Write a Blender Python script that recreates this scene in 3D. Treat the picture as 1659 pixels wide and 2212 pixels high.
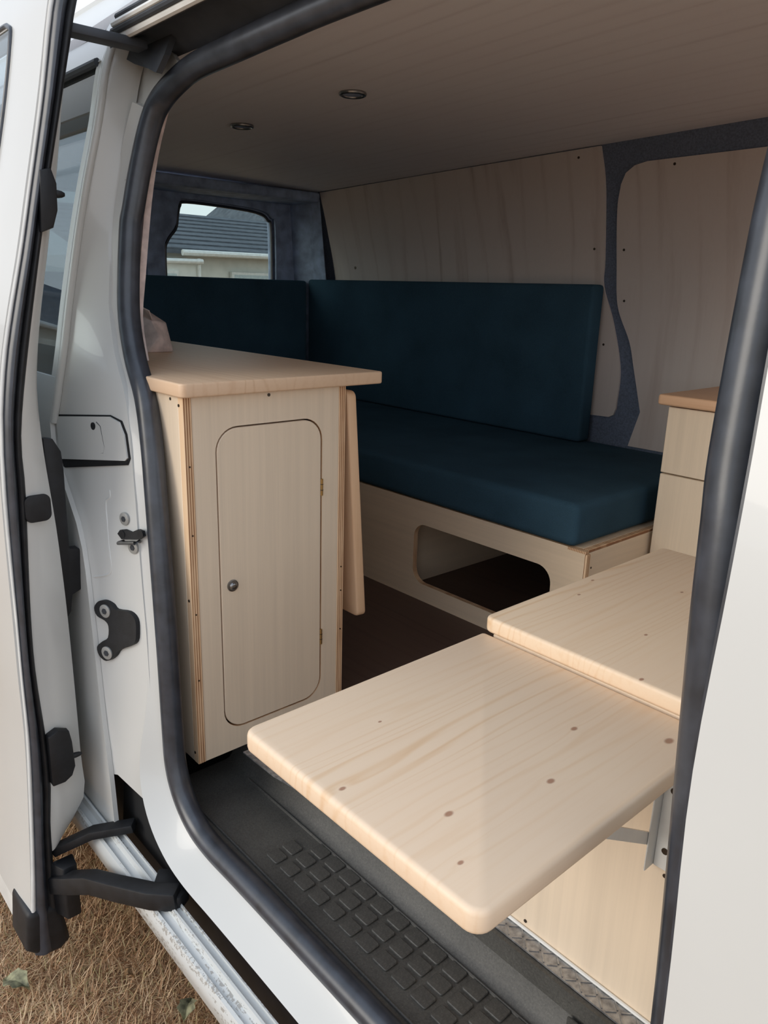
import bpy, bmesh, math, random
from mathutils import Vector, Matrix
random.seed(7)
S = bpy.context.scene
for o in list(bpy.data.objects): bpy.data.objects.remove(o)
COL = S.collection
# ------------------------------------------------------------------ camera
# axes: +X to the van's front, +Y into the van, +Z up, z = 0 on the van floor
yaw, pitch, roll, FPX = math.radians(47.72), math.radians(16.24), math.radians(1.706), 1647.4
cd = bpy.data.cameras.new('camera'); cam = bpy.data.objects.new('camera', cd); COL.objects.link(cam)
f_ = Vector((-math.sin(yaw)*math.cos(pitch), math.cos(yaw)*math.cos(pitch), -math.sin(pitch)))
r_ = Vector((math.cos(yaw), math.sin(yaw), 0)); u_ = r_.cross(f_)
r2 = math.cos(roll)*r_ + math.sin(roll)*u_; u2 = -math.sin(roll)*r_ + math.cos(roll)*u_
M3 = Matrix((r2, u2, -f_)).transposed()
cam.matrix_world = Matrix.Translation((0, 0, 1.0)) @ M3.to_4x4()
cd.sensor_fit = 'VERTICAL'; cd.sensor_height = 32.0; cd.lens = FPX/2212*32.0; cd.clip_start = .02
S.camera = cam
# ------------------------------------------------------------------ sky, sun, exposure
W = bpy.data.worlds.new('sky'); S.world = W; W.use_nodes = True
nt = W.node_tree; nt.nodes.clear()
out = nt.nodes.new('ShaderNodeOutputWorld'); bg = nt.nodes.new('ShaderNodeBackground')
tc = nt.nodes.new('ShaderNodeTexCoord'); sx = nt.nodes.new('ShaderNodeSeparateXYZ'); cr = nt.nodes.new('ShaderNodeValToRGB')
nt.links.new(tc.outputs['Generated'], sx.inputs[0]); nt.links.new(sx.outputs['Z'], cr.inputs['Fac'])
cr.color_ramp.elements[0].position = 0.0; cr.color_ramp.elements[0].color = (.93, .95, .98, 1)
cr.color_ramp.elements[1].position = .8; cr.color_ramp.elements[1].color = (.64, .75, .92, 1)
nt.links.new(cr.outputs['Color'], bg.inputs['Color']); bg.inputs['Strength'].default_value = 1.3
nt.links.new(bg.outputs[0], out.inputs[0])
sd = bpy.data.lights.new('sun', 'SUN'); sd.energy = 1.5; sd.angle = math.radians(35); sd.color = (1, .92, .80)
sun = bpy.data.objects.new('sun', sd); COL.objects.link(sun)
sun.rotation_euler = Vector((-.25, -.90, .33)).to_track_quat('Z', 'Y').to_euler(); sun.location = (-5, -6, 5)
S.view_settings.view_transform = 'Standard'; S.view_settings.look = 'None'
S.view_settings.exposure = 0.0; S.view_settings.gamma = 1.0; S.view_settings.use_curve_mapping = False

# ------------------------------------------------------------------ materials
def lin(c):
    return tuple(((v/255)/12.92 if v/255 <= .04045 else ((v/255+.055)/1.055)**2.4) for v in c) + (1,)
class NT:
    def __init__(s, name):
        s.m = bpy.data.materials.new(name); s.m.use_nodes = True; s.t = s.m.node_tree
        s.b = s.t.nodes['Principled BSDF']
    def n(s, typ, **k):
        x = s.t.nodes.new(typ)
        for a, v in k.items(): setattr(x, a, v)
        return x
    def l(s, a, b): s.t.links.new(a, b)
    def math(s, op, a, b=None, c=None):
        x = s.n('ShaderNodeMath', operation=op)
        for i, v in enumerate((a, b, c)):
            if v is None: continue
            if isinstance(v, (int, float)): x.inputs[i].default_value = v
            else: s.l(v, x.inputs[i])
        return x.outputs[0]
    def obj(s, scale=(1, 1, 1)):
        c = s.n('ShaderNodeTexCoord'); m = s.n('ShaderNodeMapping'); m.inputs['Scale'].default_value = scale
        s.l(c.outputs['Object'], m.inputs[0]); return m.outputs[0]
    def noise(s, vec, scale=5, detail=3, rough=.5, dist=0):
        x = s.n('ShaderNodeTexNoise'); x.inputs['Scale'].default_value = scale; x.inputs['Detail'].default_value = detail
        x.inputs['Roughness'].default_value = rough; x.inputs['Distortion'].default_value = dist
        s.l(vec, x.inputs['Vector']); return x.outputs['Fac']
    def ramp(s, fac, stops):
        x = s.n('ShaderNodeValToRGB'); e = x.color_ramp.elements
        while len(e) < len(stops): e.new(.5)
        for i, (p, c) in enumerate(stops): e[i].position = p; e[i].color = lin(c)
        s.l(fac, x.inputs['Fac']); return x.outputs['Color']
    def mix(s, fac, a, b, typ='MIX'):
        x = s.n('ShaderNodeMix', data_type='RGBA', blend_type=typ)
        for i, v in ((0, fac), (6, a), (7, b)):
            if isinstance(v, (int, float)): x.inputs[i].default_value = v
            elif isinstance(v, tuple): x.inputs[i].default_value = lin(v)
            else: s.l(v, x.inputs[i])
        return x.outputs[2]
    def bump(s, h, strength=.3, dist=.002):
        x = s.n('ShaderNodeBump'); x.inputs['Strength'].default_value = strength; x.inputs['Distance'].default_value = dist
        s.l(h, x.inputs['Height']); s.l(x.outputs[0], s.b.inputs['Normal'])
    def set(s, color=None, rough=.5, metal=0, spec=.5, coat=0):
        if color is not None:
            if isinstance(color, tuple): s.b.inputs['Base Color'].default_value = lin(color)
            else: s.l(color, s.b.inputs['Base Color'])
        s.b.inputs['Roughness'].default_value = rough; s.b.inputs['Metallic'].default_value = metal
        s.b.inputs['Specular IOR Level'].default_value = spec; s.b.inputs['Coat Weight'].default_value = coat
        return s.m
MAT = {}
def simple(name, col, rough=.5, metal=0, spec=.5, var=.06, nscale=18, bump=0, bscale=200, coat=0):
    t = NT(name); v = t.obj()
    n = t.noise(v, nscale, 4)
    d = tuple(max(0, c*(1-var*2)) for c in col); h = tuple(min(255, c*(1+var)) for c in col)
    c = t.ramp(n, [(.3, d), (.7, h)])
    if bump: t.bump(t.noise(v, bscale, 3), bump, .001)
    MAT[name] = t.set(c, rough, metal, spec, coat); return MAT[name]
simple('white_paint', (208, 208, 204), .28, var=.01, nscale=3, coat=.3)
simple('white_metal', (226, 226, 222), .35, var=.02)
simple('rubber', (54, 58, 66), .32, var=.12, nscale=30, spec=.7, bump=.05)
simple('black_plastic', (25, 26, 29), .55, var=.18, nscale=40, bump=.15, bscale=350)
simple('black_gap', (14, 15, 17), .8, var=.1)
simple('grey_plastic', (58, 62, 68), .6, var=.08, bump=.1)
simple('grime_metal', (120, 122, 124), .4, metal=.5, var=.2, nscale=60)
simple('steel', (150, 150, 150), .28, metal=1, var=.08)
simple('bolt_metal', (176, 176, 172), .4, metal=.3, var=.05)
simple('brass', (196, 164, 110), .3, metal=1, var=.08)
simple('screw_metal', (84, 74, 64), .4, metal=.8, var=.1)
simple('carpet', (108, 118, 136), .95, var=.06, nscale=160, spec=.1, bump=.5, bscale=500)
simple('lining', (152, 168, 194), .75, var=.08, nscale=20, spec=.25)
simple('render_wall', (222, 222, 214), .9, var=.03, nscale=4)
simple('gutter_white', (225, 225, 220), .4, var=.03)
simple('pink_card', (214, 196, 190), .8, var=.08, nscale=30)
simple('leaf_green', (156, 152, 118), .7, var=.2, nscale=60)
simple('leaf_brown', (146, 112, 74), .8, var=.2, nscale=60)
simple('soil', (170, 136, 104), .95, var=.14, nscale=45, bump=.8, bscale=90)

def cream(name, col, axis):                    # satin board facing with a very faint straight grain
    t = NT(name); sc = [60, 60, 60]; sc[axis] = 1.5
    n = t.noise(t.obj(tuple(sc)), 1, 3, .6); n2 = t.noise(t.obj(), 3, 2)
    c = t.ramp(n, [(.3, tuple(v*.965 for v in col)), (.7, tuple(min(255, v*1.015) for v in col))])
    c = t.mix(t.math('MULTIPLY', n2, .12), c, tuple(v*.86 for v in col))
    MAT[name] = t.set(c, .42, spec=.4)
cream('cream_z', (234, 215, 190), 2)
cream('cream_y', (234, 212, 184), 1)
cream('cream_x', (232, 210, 182), 0)
def ply_edge(name, axis, thick=.018):         # the stacked veneers of a cut plywood edge
    t = NT(name); c = t.n('ShaderNodeTexCoord'); s = t.n('ShaderNodeSeparateXYZ'); t.l(c.outputs['Object'], s.inputs[0])
    a = s.outputs[axis]
    w = t.math('SINE', t.math('MULTIPLY', a, 2*math.pi/(thick/3.5)))
    n = t.noise(t.obj((40, 40, 8)), 1, 3)
    col = t.ramp(t.math('ADD', t.math('MULTIPLY', w, .35), n), [(.15, (150, 104, 72)), (.5, (214, 176, 136)), (.85, (232, 200, 164))])
    MAT[name] = t.set(col, .6, spec=.3)
ply_edge('ply_y', 1); ply_edge('ply_x', 0); ply_edge('ply_z', 2)

def wood(name, light, mid, dark, grain=1, across=0, k=34, warp=.55, knots=(), fine=.45, rough=.45, off=0.0, line=.55):
    """softwood board: growth lines run along axis `grain`; knots = (x, y, radius) in the object's own frame"""
    t = NT(name); c = t.n('ShaderNodeTexCoord'); s = t.n('ShaderNodeSeparateXYZ'); t.l(c.outputs['Object'], s.inputs[0])
    g, a = s.outputs[grain], s.outputs[across]
    sc = [3.2, 3.2, 3.2]; sc[grain] = .55; sc[across] = 8.0
    m = t.n('ShaderNodeMapping'); m.inputs['Scale'].default_value = sc; m.inputs['Location'].default_value = (off, off*1.7, off*.3)
    t.l(c.outputs['Object'], m.inputs[0])
    d = t.noise(m.outputs[0], 1.6, 3.0, .5)
    u = t.math('ADD', t.math('MULTIPLY', a, k), t.math('MULTIPLY', d, warp*k*.20))
    spot = None; halo = None
    for (kx, ky, kr) in knots:
        dx = t.math('SUBTRACT', a, kx); dy = t.math('MULTIPLY', t.math('SUBTRACT', g, ky), .62)
        r = t.math('SQRT', t.math('ADD', t.math('MULTIPLY', dx, dx), t.math('MULTIPLY', dy, dy)))
        e = t.math('POWER', 2.718, t.math('MULTIPLY', r, -1/(kr*2.6)))
        u = t.math('ADD', u, t.math('MULTIPLY', e, 1.6 if kr > .006 else .5))
        mr = t.n('ShaderNodeMapRange'); mr.interpolation_type = 'SMOOTHSTEP'
        for i, v in ((1, kr*.45), (2, kr*1.05), (3, 1.0), (4, 0.0)): mr.inputs[i].default_value = v
        t.l(r, mr.inputs[0]); sp = mr.outputs[0]
        spot = sp if spot is None else t.math('MAXIMUM', spot, sp)
    w = t.math('SINE', t.math('MULTIPLY', u, 2*math.pi))
    w = t.math('MULTIPLY_ADD', w, .5, .5)
    w = t.math('POWER', w, 5.0)
    big = t.noise(m.outputs[0], 1.1, 2, .5)
    w = t.math('MULTIPLY', w, t.math('MULTIPLY_ADD', big, 2.6, -.85))
    sc2 = [150, 150, 150]; sc2[grain] = 5
    fi = t.noise(t.obj(tuple(sc2)), 1, 2, .6)
    fac = t.math('ADD', t.math('MULTIPLY', w, line), t.math('MULTIPLY', t.math('SUBTRACT', fi, .5), fine))
    col = t.ramp(fac, [(0, light), (.45, mid), (1, dark)])
    tone = t.noise(t.obj((2.2, 2.2, 2.2)), 1.3, 2)
    col = t.mix(t.math('MULTIPLY', tone, .30), col, tuple(v*.94 for v in light[:1]) + tuple(v*.86 for v in light[1:]))
    if spot is not None: col = t.mix(t.math('MULTIPLY', spot, .75), col, (150, 96, 70))
    t.bump(fi, .06, .0006)
    MAT[name] = t.set(col, rough, spec=.4)
wood('pine_leaf', (240, 216, 186), (230, 198, 160), (206, 164, 120), 1, 0, 60, .6,
     ((.078, -.139, .0045), (.112, -.013, .0045), (.067, .096, .0042), (-.096, -.079, .0022), (-.023, -.197, .0035), (.133, -.181, .003), (.156, .163, .006)), off=1.3)
wood('pine_top', (239, 215, 184), (229, 197, 158), (204, 162, 118), 1, 0, 66, .6,
     ((-.20, -.257, .0035), (-.269, -.126, .003), (-.449, .006, .003), (-.425, -.071, .003), (-.32, .081, .003), (-.1, .1, .004)), off=4.7)
wood('pine_counter', (226, 196, 164), (214, 180, 146), (186, 146, 112), 0, 1, 40, .5, (), off=7.1)
wood('pine_hang', (232, 196, 158), (220, 180, 140), (184, 138, 100), 2, 0, 40, .5, (), off=2.1)
wood('pine_drawer_top', (226, 186, 150), (214, 170, 132), (186, 140, 104), 0, 1, 40, .5, (), off=3.1)
wood('ceiling_ply', (240, 240, 243), (233, 232, 235), (202, 198, 200), 0, 1, 16, .25, (), fine=.5, rough=.6, line=.6)
wood('wall_ply', (210, 202, 195), (198, 188, 180), (158, 146, 138), 2, 0, 9, .9, (), fine=.35, rough=.5, off=.4, line=.75)
wood('floor_wood', (92, 72, 62), (80, 62, 54), (58, 44, 38), 0, 1, 22, .5, (), fine=.8, rough=.5)
def fabric(name, col):
    t = NT(name); v = t.obj()
    a = t.noise(t.obj((900, 900, 900)), 1, 2); b = t.noise(v, 5, 3)
    c = t.ramp(t.math('ADD', t.math('MULTIPLY', a, .6), t.math('MULTIPLY', b, .4)), [(.3, tuple(x*.75 for x in col)), (.7, tuple(x*1.12 for x in col))])
    t.bump(a, .35, .0008); m = t.set(c, .95, spec=.08)
    t.b.inputs['Sheen Weight'].default_value = 0
    MAT[name] = m
fabric('teal_fabric', (56, 82, 98))
def glass(name, tint, r0=.05):
    t = NT(name); t.t.nodes.remove(t.b); o = t.t.nodes['Material Output']
    tr = t.n('ShaderNodeBsdfTransparent'); tr.inputs[0].default_value = lin(tint)
    gl = t.n('ShaderNodeBsdfGlossy'); gl.inputs['Roughness'].default_value = .015
    lw = t.n('ShaderNodeLayerWeight'); lw.inputs['Blend'].default_value = .5
    fr = t.math('MULTIPLY_ADD', t.math('POWER', lw.outputs['Facing'], 5.0), 1-r0, r0)
    mx = t.n('ShaderNodeMixShader'); t.l(fr, mx.inputs[0]); t.l(tr.outputs[0], mx.inputs[1]); t.l(gl.outputs[0], mx.inputs[2])
    t.l(mx.outputs[0], o.inputs[0]); MAT[name] = t.m
glass('clear_glass', (232, 240, 238)); glass('privacy_glass', (226, 234, 237), .06); glass('film_glass', (170, 180, 184), .34)
def tread():
    t = NT('tread_alu'); n = t.noise(t.obj(), 90, 4)
    MAT['tread_alu'] = t.set(t.ramp(n, [(.3, (122, 122, 124)), (.7, (178, 178, 178))]), .34, metal=.65)
tread()
def mat_rubber():
    t = NT('step_rubber'); v = t.obj()
    n = t.noise(v, 260, 4, .7); b = t.noise(v, 9, 3)
    dust = t.math('MULTIPLY', t.math('GREATER_THAN', t.noise(v, 700, 2, .6), .68), .55)
    c = t.ramp(t.math('ADD', t.math('MULTIPLY', n, .6), t.math('MULTIPLY', b, .4)), [(.3, (50, 49, 47)), (.7, (90, 88, 83))])
    c = t.mix(t.math('MULTIPLY', dust, b), c, (170, 165, 155))
    t.bump(n, .35, .001); MAT['step_rubber'] = t.set(c, .52, spec=.5)
mat_rubber()
def dirty_white():
    t = NT('sill_white'); v = t.obj((.6, 14, 3)); n = t.noise(v, 4, 5, .7); n2 = t.noise(t.obj(), 120, 3, .7)
    f = t.math('MULTIPLY', t.math('GREATER_THAN', n, .545), t.math('GREATER_THAN', n2, .52))
    MAT['sill_white'] = t.set(t.mix(t.math('MULTIPLY', f, .55), (208, 210, 208), (116, 104, 88)), .3, coat=.2)
dirty_white()
def roof_tiles():
    t = NT('roof_tile'); n = t.noise(t.obj((3, 3, 3)), 2, 4)
    MAT['roof_tile'] = t.set(t.ramp(n, [(.3, (70, 76, 84)), (.7, (96, 102, 110))]), .85)
roof_tiles()
def grass_mat():
    t = NT('dry_grass'); a = t.n('ShaderNodeAttribute'); a.attribute_name = 'blade'
    c = t.ramp(a.outputs['Fac'], [(0, (168, 128, 96)), (.35, (206, 164, 124)), (.75, (238, 208, 170)), (1, (196, 180, 128))])
    MAT['dry_grass'] = t.set(c, .7, spec=.3)
grass_mat()
def screw_print():
    pass

# ------------------------------------------------------------------ object helpers
WO = {}                                                             # world position of each object's origin
def link(o, wpos, parent):
    COL.objects.link(o); wpos = Vector(wpos)
    if parent is not None:
        o.parent = parent; o.location = wpos - WO[parent.name]
    else: o.location = wpos
    WO[o.name] = wpos
    return o
def tag(o, label=None, cat=None, group=None, kind=None):
    if label: o['label'] = label
    if cat: o['category'] = cat
    if group: o['group'] = group
    if kind: o['kind'] = kind
    return o
def thing(name, label, cat, loc, group=None):
    o = bpy.data.objects.new(name, None); o.empty_display_size = .05
    return tag(link(o, loc, None), label, cat, group)
def mesh(name, vs, fs, mat, parent=None, smooth=False, bevel=0, seg=2, origin=None, angle=35):
    bm = bmesh.new(); bv = [bm.verts.new(v) for v in vs]
    for f in fs:
        try: bm.faces.new([bv[i] for i in f])
        except ValueError: pass
    return finish(name, bm, mat, parent, smooth, bevel, seg, origin, angle)
def finish(name, bm, mat, parent=None, smooth=False, bevel=0, seg=2, origin=None, angle=35, recalc=True):
    if recalc: bmesh.ops.recalc_face_normals(bm, faces=bm.faces)
    if bevel:
        es = [e for e in bm.edges if len(e.link_faces) == 2 and e.calc_face_angle(0) > math.radians(angle)]
        bmesh.ops.bevel(bm, geom=es, offset=bevel, segments=seg, profile=.5, affect='EDGES', clamp_overlap=True)
    if origin is None:
        xs = [v.co.x for v in bm.verts]; ys = [v.co.y for v in bm.verts]; zs = [v.co.z for v in bm.verts]
        origin = ((min(xs)+max(xs))/2, (min(ys)+max(ys))/2, min(zs))
    origin = Vector(origin)
    bmesh.ops.translate(bm, verts=bm.verts, vec=-origin)
    me = bpy.data.meshes.new(name); bm.to_mesh(me); bm.free()
    if smooth or bevel:
        for p in me.polygons: p.use_smooth = True
        me.set_sharp_from_angle(angle=math.radians(40))
    ms = mat if isinstance(mat, (list, tuple)) else [mat]
    for m in ms: me.materials.append(MAT[m])
    return link(bpy.data.objects.new(name, me), origin, parent)
BF = ((0,1,3,2),(4,6,7,5),(0,4,5,1),(2,3,7,6),(0,2,6,4),(1,5,7,3))
def bxv(lo, hi): return [(x, y, z) for x in (lo[0], hi[0]) for y in (lo[1], hi[1]) for z in (lo[2], hi[2])]
def box(name, lo, hi, mat, parent=None, bevel=.0015, seg=1, **k): return mesh(name, bxv(lo, hi), BF, mat, parent, bevel=bevel, seg=seg, **k)
def boxes(name, lst, mat, parent=None, bevel=0, **k):
    vs, fs = [], []
    for lo, hi in lst:
        b = len(vs); vs += bxv(lo, hi); fs += [tuple(i+b for i in f) for f in BF]
    return mesh(name, vs, fs, mat, parent, bevel=bevel, **k)
def rrect(x0, x1, y0, y1, r, n=6):
    rs = r if isinstance(r, (tuple, list)) else (r,)*4
    P = []
    for (cx, cy, a0, q) in ((x1, y1, 0, rs[0]), (x0, y1, 90, rs[1]), (x0, y0, 180, rs[2]), (x1, y0, 270, rs[3])):
        sx_ = -1 if cx == x1 else 1; sy_ = -1 if cy == y1 else 1
        for i in range(n+1):
            a = math.radians(a0+90*i/n); P.append((cx+sx_*q+q*math.cos(a), cy+sy_*q+q*math.sin(a)))
    return P
def slab(name, outline, axis, d0, d1, mat, parent=None, holes=(), bevel=0, seg=2, fn=None, edge_mat=None, **k):
    """flat outline (with holes) given thickness d0..d1 along axis; outline coords are the two other axes in xyz order"""
    bm = bmesh.new()
    def P(a, b, d):
        return {0: (d, a, b), 1: (a, d, b), 2: (a, b, d)}[axis]
    edges = []
    for lp in (outline, *holes):
        vs = [bm.verts.new(P(a, b, d0)) for a, b in lp]
        edges += [bm.edges.new((vs[i], vs[(i+1) % len(vs)])) for i in range(len(vs))]
    if holes:
        bmesh.ops.triangle_fill(bm, use_beauty=True, edges=edges)
    else: bm.faces.new(bm.verts)
    r = bmesh.ops.extrude_face_region(bm, geom=list(bm.faces))
    nv = [g for g in r['geom'] if isinstance(g, bmesh.types.BMVert)]
    for v in nv: v.co[axis] = d1
    bmesh.ops.recalc_face_normals(bm, faces=bm.faces)
    if edge_mat:
        for f in bm.faces:
            if abs(f.normal[axis]) < .5: f.material_index = 1
        mat = [mat, edge_mat]
    if bevel:
        es = [e for e in bm.edges if len(e.link_faces) == 2 and e.calc_face_angle(0) > math.radians(60)]
        bmesh.ops.bevel(bm, geom=es, offset=bevel, segments=seg, profile=.5, affect='EDGES', clamp_overlap=True)
    if fn:
        for v in bm.verts: v.co = Vector(fn(v.co))
    return finish(name, bm, mat, parent, smooth=True if bevel else k.pop('smooth', False), recalc=False, **k)
def grid(name, fn, us, vs_, mat, parent=None, thick=0, smooth=True, keep=None, **k):
    P = [fn(u, v) for v in vs_ for u in us]; nu = len(us); F = []
    for j in range(len(vs_)-1):
        for i in range(nu-1):
            if keep and not keep((us[i]+us[i+1])/2, (vs_[j]+vs_[j+1])/2): continue
            F.append((j*nu+i, j*nu+i+1, (j+1)*nu+i+1, (j+1)*nu+i))
    bm = bmesh.new(); bv = [bm.verts.new(p) for p in P]
    for f in F: bm.faces.new([bv[i] for i in f])
    bmesh.ops.delete(bm, geom=[v for v in bm.verts if not v.link_faces], context='VERTS')
    if thick:
        tv = Vector(thick) if isinstance(thick, (tuple, list)) else Vector((0, thick, 0))
        r = bmesh.ops.extrude_face_region(bm, geom=list(bm.faces))
        for g in r['geom']:
            if isinstance(g, bmesh.types.BMVert): g.co += tv
    return finish(name, bm, mat, parent, smooth, **k)
def circ(r, n=12, ry=None): return [(r*math.cos(2*math.pi*i/n), (ry or r)*math.sin(2*math.pi*i/n)) for i in range(n)]
def sweep(name, path, prof, mat, parent=None, closed=False, up=(0, 1, 0), smooth=True, scale=None, **k):
    path = [Vector(p) for p in path]; n = len(path); up = Vector(up); V = []; m = len(prof)
    for i, p in enumerate(path):
        a = path[(i-1) % n] if (closed or i > 0) else p; b = path[(i+1) % n] if (closed or i < n-1) else p
        t = (b-a).normalized(); s_ = t.cross(up)
        if s_.length < 1e-4: s_ = t.cross(Vector((1, 0, .3)))
        s_.normalize(); w = s_.cross(t).normalized(); q = scale[i] if scale else 1
        V += [p + s_*(x*q) + w*(y*q) for x, y in prof]
    F = []
    for i in range(n if closed else n-1):
        for j in range(m):
            a, b = i*m+j, i*m+(j+1) % m; c, d = ((i+1) % n)*m+(j+1) % m, ((i+1) % n)*m+j
            F.append((a, b, c, d))
    if not closed: F += [tuple(range(m-1, -1, -1)), tuple(range((n-1)*m, n*m))]
    return mesh(name, V, F, mat, parent, smooth=smooth, **k)
def catmull(P, n=6, closed=False):
    P = [Vector(p) for p in P]; R = []; N = len(P)
    for i in range(N if closed else N-1):
        p0 = P[(i-1) % N] if (closed or i > 0) else P[i]*2-P[i+1]; p1 = P[i]; p2 = P[(i+1) % N]
        p3 = P[(i+2) % N] if (closed or i+2 < N) else p2*2-p1
        for j in range(n):
            t = j/n
            R.append(.5*((2*p1)+(p2-p0)*t+(2*p0-5*p1+4*p2-p3)*t*t+(3*p1-p0-3*p2+p3)*t**3))
    if not closed: R.append(P[-1])
    return R
def interp(z, T):
    if z <= T[0][0]: return T[0][1]
    for (a, b), (c, d) in zip(T, T[1:]):
        if z <= c: return b+(d-b)*(z-a)/(c-a)
    return T[-1][1]
def sm(T, n=6):                                                     # smooth a lookup table
    R = catmull([(a, b, 0) for a, b in T], n); return [(p.x, p.y) for p in R]
def cyl(name, c, axis, r, h, mat, parent=None, n=16, dome=0, bevel=0, **k):
    """disc or stud: centre of its base c, pointing along axis (vector)"""
    ax = Vector(axis).normalized(); s_ = ax.cross(Vector((0, 0, 1)) if abs(ax.z) < .9 else Vector((1, 0, 0))).normalized(); w = ax.cross(s_)
    c = Vector(c); rings = [(r, 0), (r, h)] if not dome else [(r, 0), (r, h*.35), (r*.82, h*.72), (r*.45, h*.95)]
    V = [c+ax*hh+s_*(rr*math.cos(2*math.pi*i/n))+w*(rr*math.sin(2*math.pi*i/n)) for rr, hh in rings for i in range(n)]
    F = [tuple(range(n-1, -1, -1)), tuple(range((len(rings)-1)*n, len(rings)*n))]
    for j in range(len(rings)-1): F += [(j*n+i, j*n+(i+1) % n, (j+1)*n+(i+1) % n, (j+1)*n+i) for i in range(n)]
    return mesh(name, V, F, mat, parent, smooth=True, bevel=bevel, **k)
def screw(c, axis, parent, r=.0035):
    o = cyl('screw', c, axis, r, .0012, 'screw_metal', parent, n=10)
    return o
def lr(a, b, n): return [a+(b-a)*i/n for i in range(n+1)]

# ------------------------------------------------------------------ the van: body profile
YB = sm([(-.5,.56),(-.25,.535),(0,.53),(.4,.545),(.77,.575),(1.1,.63),(1.3,.675),(1.45,.72),(1.6,.82)])
def yb(z): return interp(z, YB)
SEAL = [(-.32,.785,1.403),(-.6,.79,1.403),(-.996,.790,1.401),(-1.129,.790,1.398),(-1.293,.787,1.391),(-1.412,.786,1.386),(-1.477,.782,1.372),(-1.535,.773,1.344),
        (-1.559,.761,1.304),(-1.578,.743,1.222),(-1.583,.725,1.143),(-1.582,.715,1.099),(-1.556,.690,.951),(-1.504,.674,.855),(-1.440,.662,.781),
        (-1.407,.654,.693),(-1.379,.644,.571),(-1.331,.627,.309),(-1.313,.620,.130),(-1.299,.616,.039),(-1.267,.615,-.021),(-1.215,.615,-.06),
        (-1.15,.615,-.073),(-1.051,.616,-.073),(-.927,.616,-.072),(-.651,.616,-.072),(-.40,.616,-.072),(-.30,.617,-.06),(-.245,.619,-.02),(-.228,.622,.06),
        (-.232,.626,.29),(-.253,.642,.547),(-.268,.655,.705),(-.277,.666,.808),(-.284,.677,.87),(-.290,.699,1.003),(-.292,.717,1.111),(-.288,.745,1.25),(-.275,.775,1.34),(-.26,.785,1.385)]
SEAL = SEAL[:-1]
seal_path = catmull(SEAL, 5, closed=True)
XS = sorted([(p[2], p[0]) for p in SEAL[6:20] if p[2] < 1.25]); 
XR = sm([(-.3,-1.435),(-.05,-1.440),(.1,-1.465),(.3,-1.500),(.48,-1.55),(.60,-1.665),(.68,-1.722),(.754,-1.706),(.854,-1.682),(.96,-1.672),(1.1,-1.658),(1.19,-1.646),(1.31,-1.634),(1.44,-1.646),(1.6,-1.66)])
EDGE = sm([(-.4,-.19),(0,-.196),(.39,-.212),(.61,-.228),(.77,-.231),(.88,-.235),(1.0,-.242),(1.2,-.25),(1.6,-.25)])
def struct(o): o['kind'] = 'structure'; return o

# floor with the notch for the step well
fl = [(-3.45,.66),(-1.40,.66),(-1.40,.835),(-.25,.835),(-.25,.66),(.5,.66),(.5,2.56),(-3.45,2.56)]
floor = struct(slab('floor', fl, 2, -.02, 0, 'floor_wood'))
for i, y in enumerate((.98, 1.16, 1.34, 1.52, 1.70, 1.88)): pass
# far wall: carpeted body side, with two plywood panels standing proud of it
WY = sm([(-.02,2.555),(.46,2.55),(.8,2.55),(1.05,2.535),(1.3,2.475),(1.42,2.44),(1.52,2.41)])
def wy(z): return interp(z, WY)
wall_far = struct(grid('wall_far', lambda u, v: (u, wy(v), v), lr(-3.45, .5, 24), lr(-.02, 1.53, 28), 'carpet', thick=.03))
def ceil_z(x): return 1.449+(x+3.2)*.0268
ceiling = struct(grid('ceiling', lambda u, v: (u, v, ceil_z(u)+.012*math.sin(math.pi*min(1, max(0, (v-.8)/1.62)))), lr(-3.3, .5, 20), lr(.74, 2.43, 14), 'ceiling_ply', thick=(0, 0, .02)))
def wall_panel(name, outline, lab):
    # outline in (x, z); built as a triangulated sheet that follows the wall's curve
    bm = bmesh.new(); vs = [bm.verts.new((x, 0, z)) for x, z in outline]; bm.faces.new(vs)
    for z in lr(.4, 1.5, 44):
        bmesh.ops.bisect_plane(bm, geom=bm.verts[:]+bm.edges[:]+bm.faces[:], plane_co=(0, 0, z), plane_no=(0, 0, 1))
    r = bmesh.ops.extrude_face_region(bm, geom=list(bm.faces))
    top = [g for g in r['geom'] if isinstance(g, bmesh.types.BMVert)]
    for v in bm.verts: v.co.y = wy(v.co.z)-.001
    for v in top: v.co.y -= .008
    o = finish(name, bm, 'wall_ply', wall_far, smooth=False); o['label'] = lab
    return o
pA = [(p.x, p.y) for p in catmull([(-1.62,1.487,0),(-1.612,1.37,0),(-1.625,1.13,0),(-1.628,1.033,0),(-1.578,.905,0),(-1.532,.742,0),(-1.530,.60,0)], 6)]
pA += [(-1.538,.575),(-1.556,.565),(-1.75,.56),(-1.75,.52),(-3.2,.52),(-3.2,1.445),(-2.3,1.470)]
wall_panel('ply_panel', pA, 'brown plywood wall panel with a waved front edge')
pB = [(-1.385,.47)]+[(p.x, p.y) for p in catmull([(-1.43,.60,0),(-1.475,.748,0),(-1.505,.845,0),(-1.566,.970,0),(-1.575,1.125,0),(-1.567,1.29,0),(-1.550,1.365,0)], 6)]
pB += [(-1.53,1.398),(-1.495,1.418),(-1.45,1.426),(-1.0,1.43),(.48,1.45),(.48,.47)]
pB[0] = (-1.463, .47)
wall_panel('ply_panel', pB, 'brown plywood wall panel with a rounded upper corner')
for x, z in ((-3.03,1.10),(-1.71,1.46),(-1.665,1.163),(-1.61,.828),(-1.355,1.41),(-1.545,1.158),(-1.54,.986)):
    y = wy(z)-.009
    screw((x, y, z), (0, -1, 0), wall_far, .008 if x < -3 else .0045)
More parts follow.
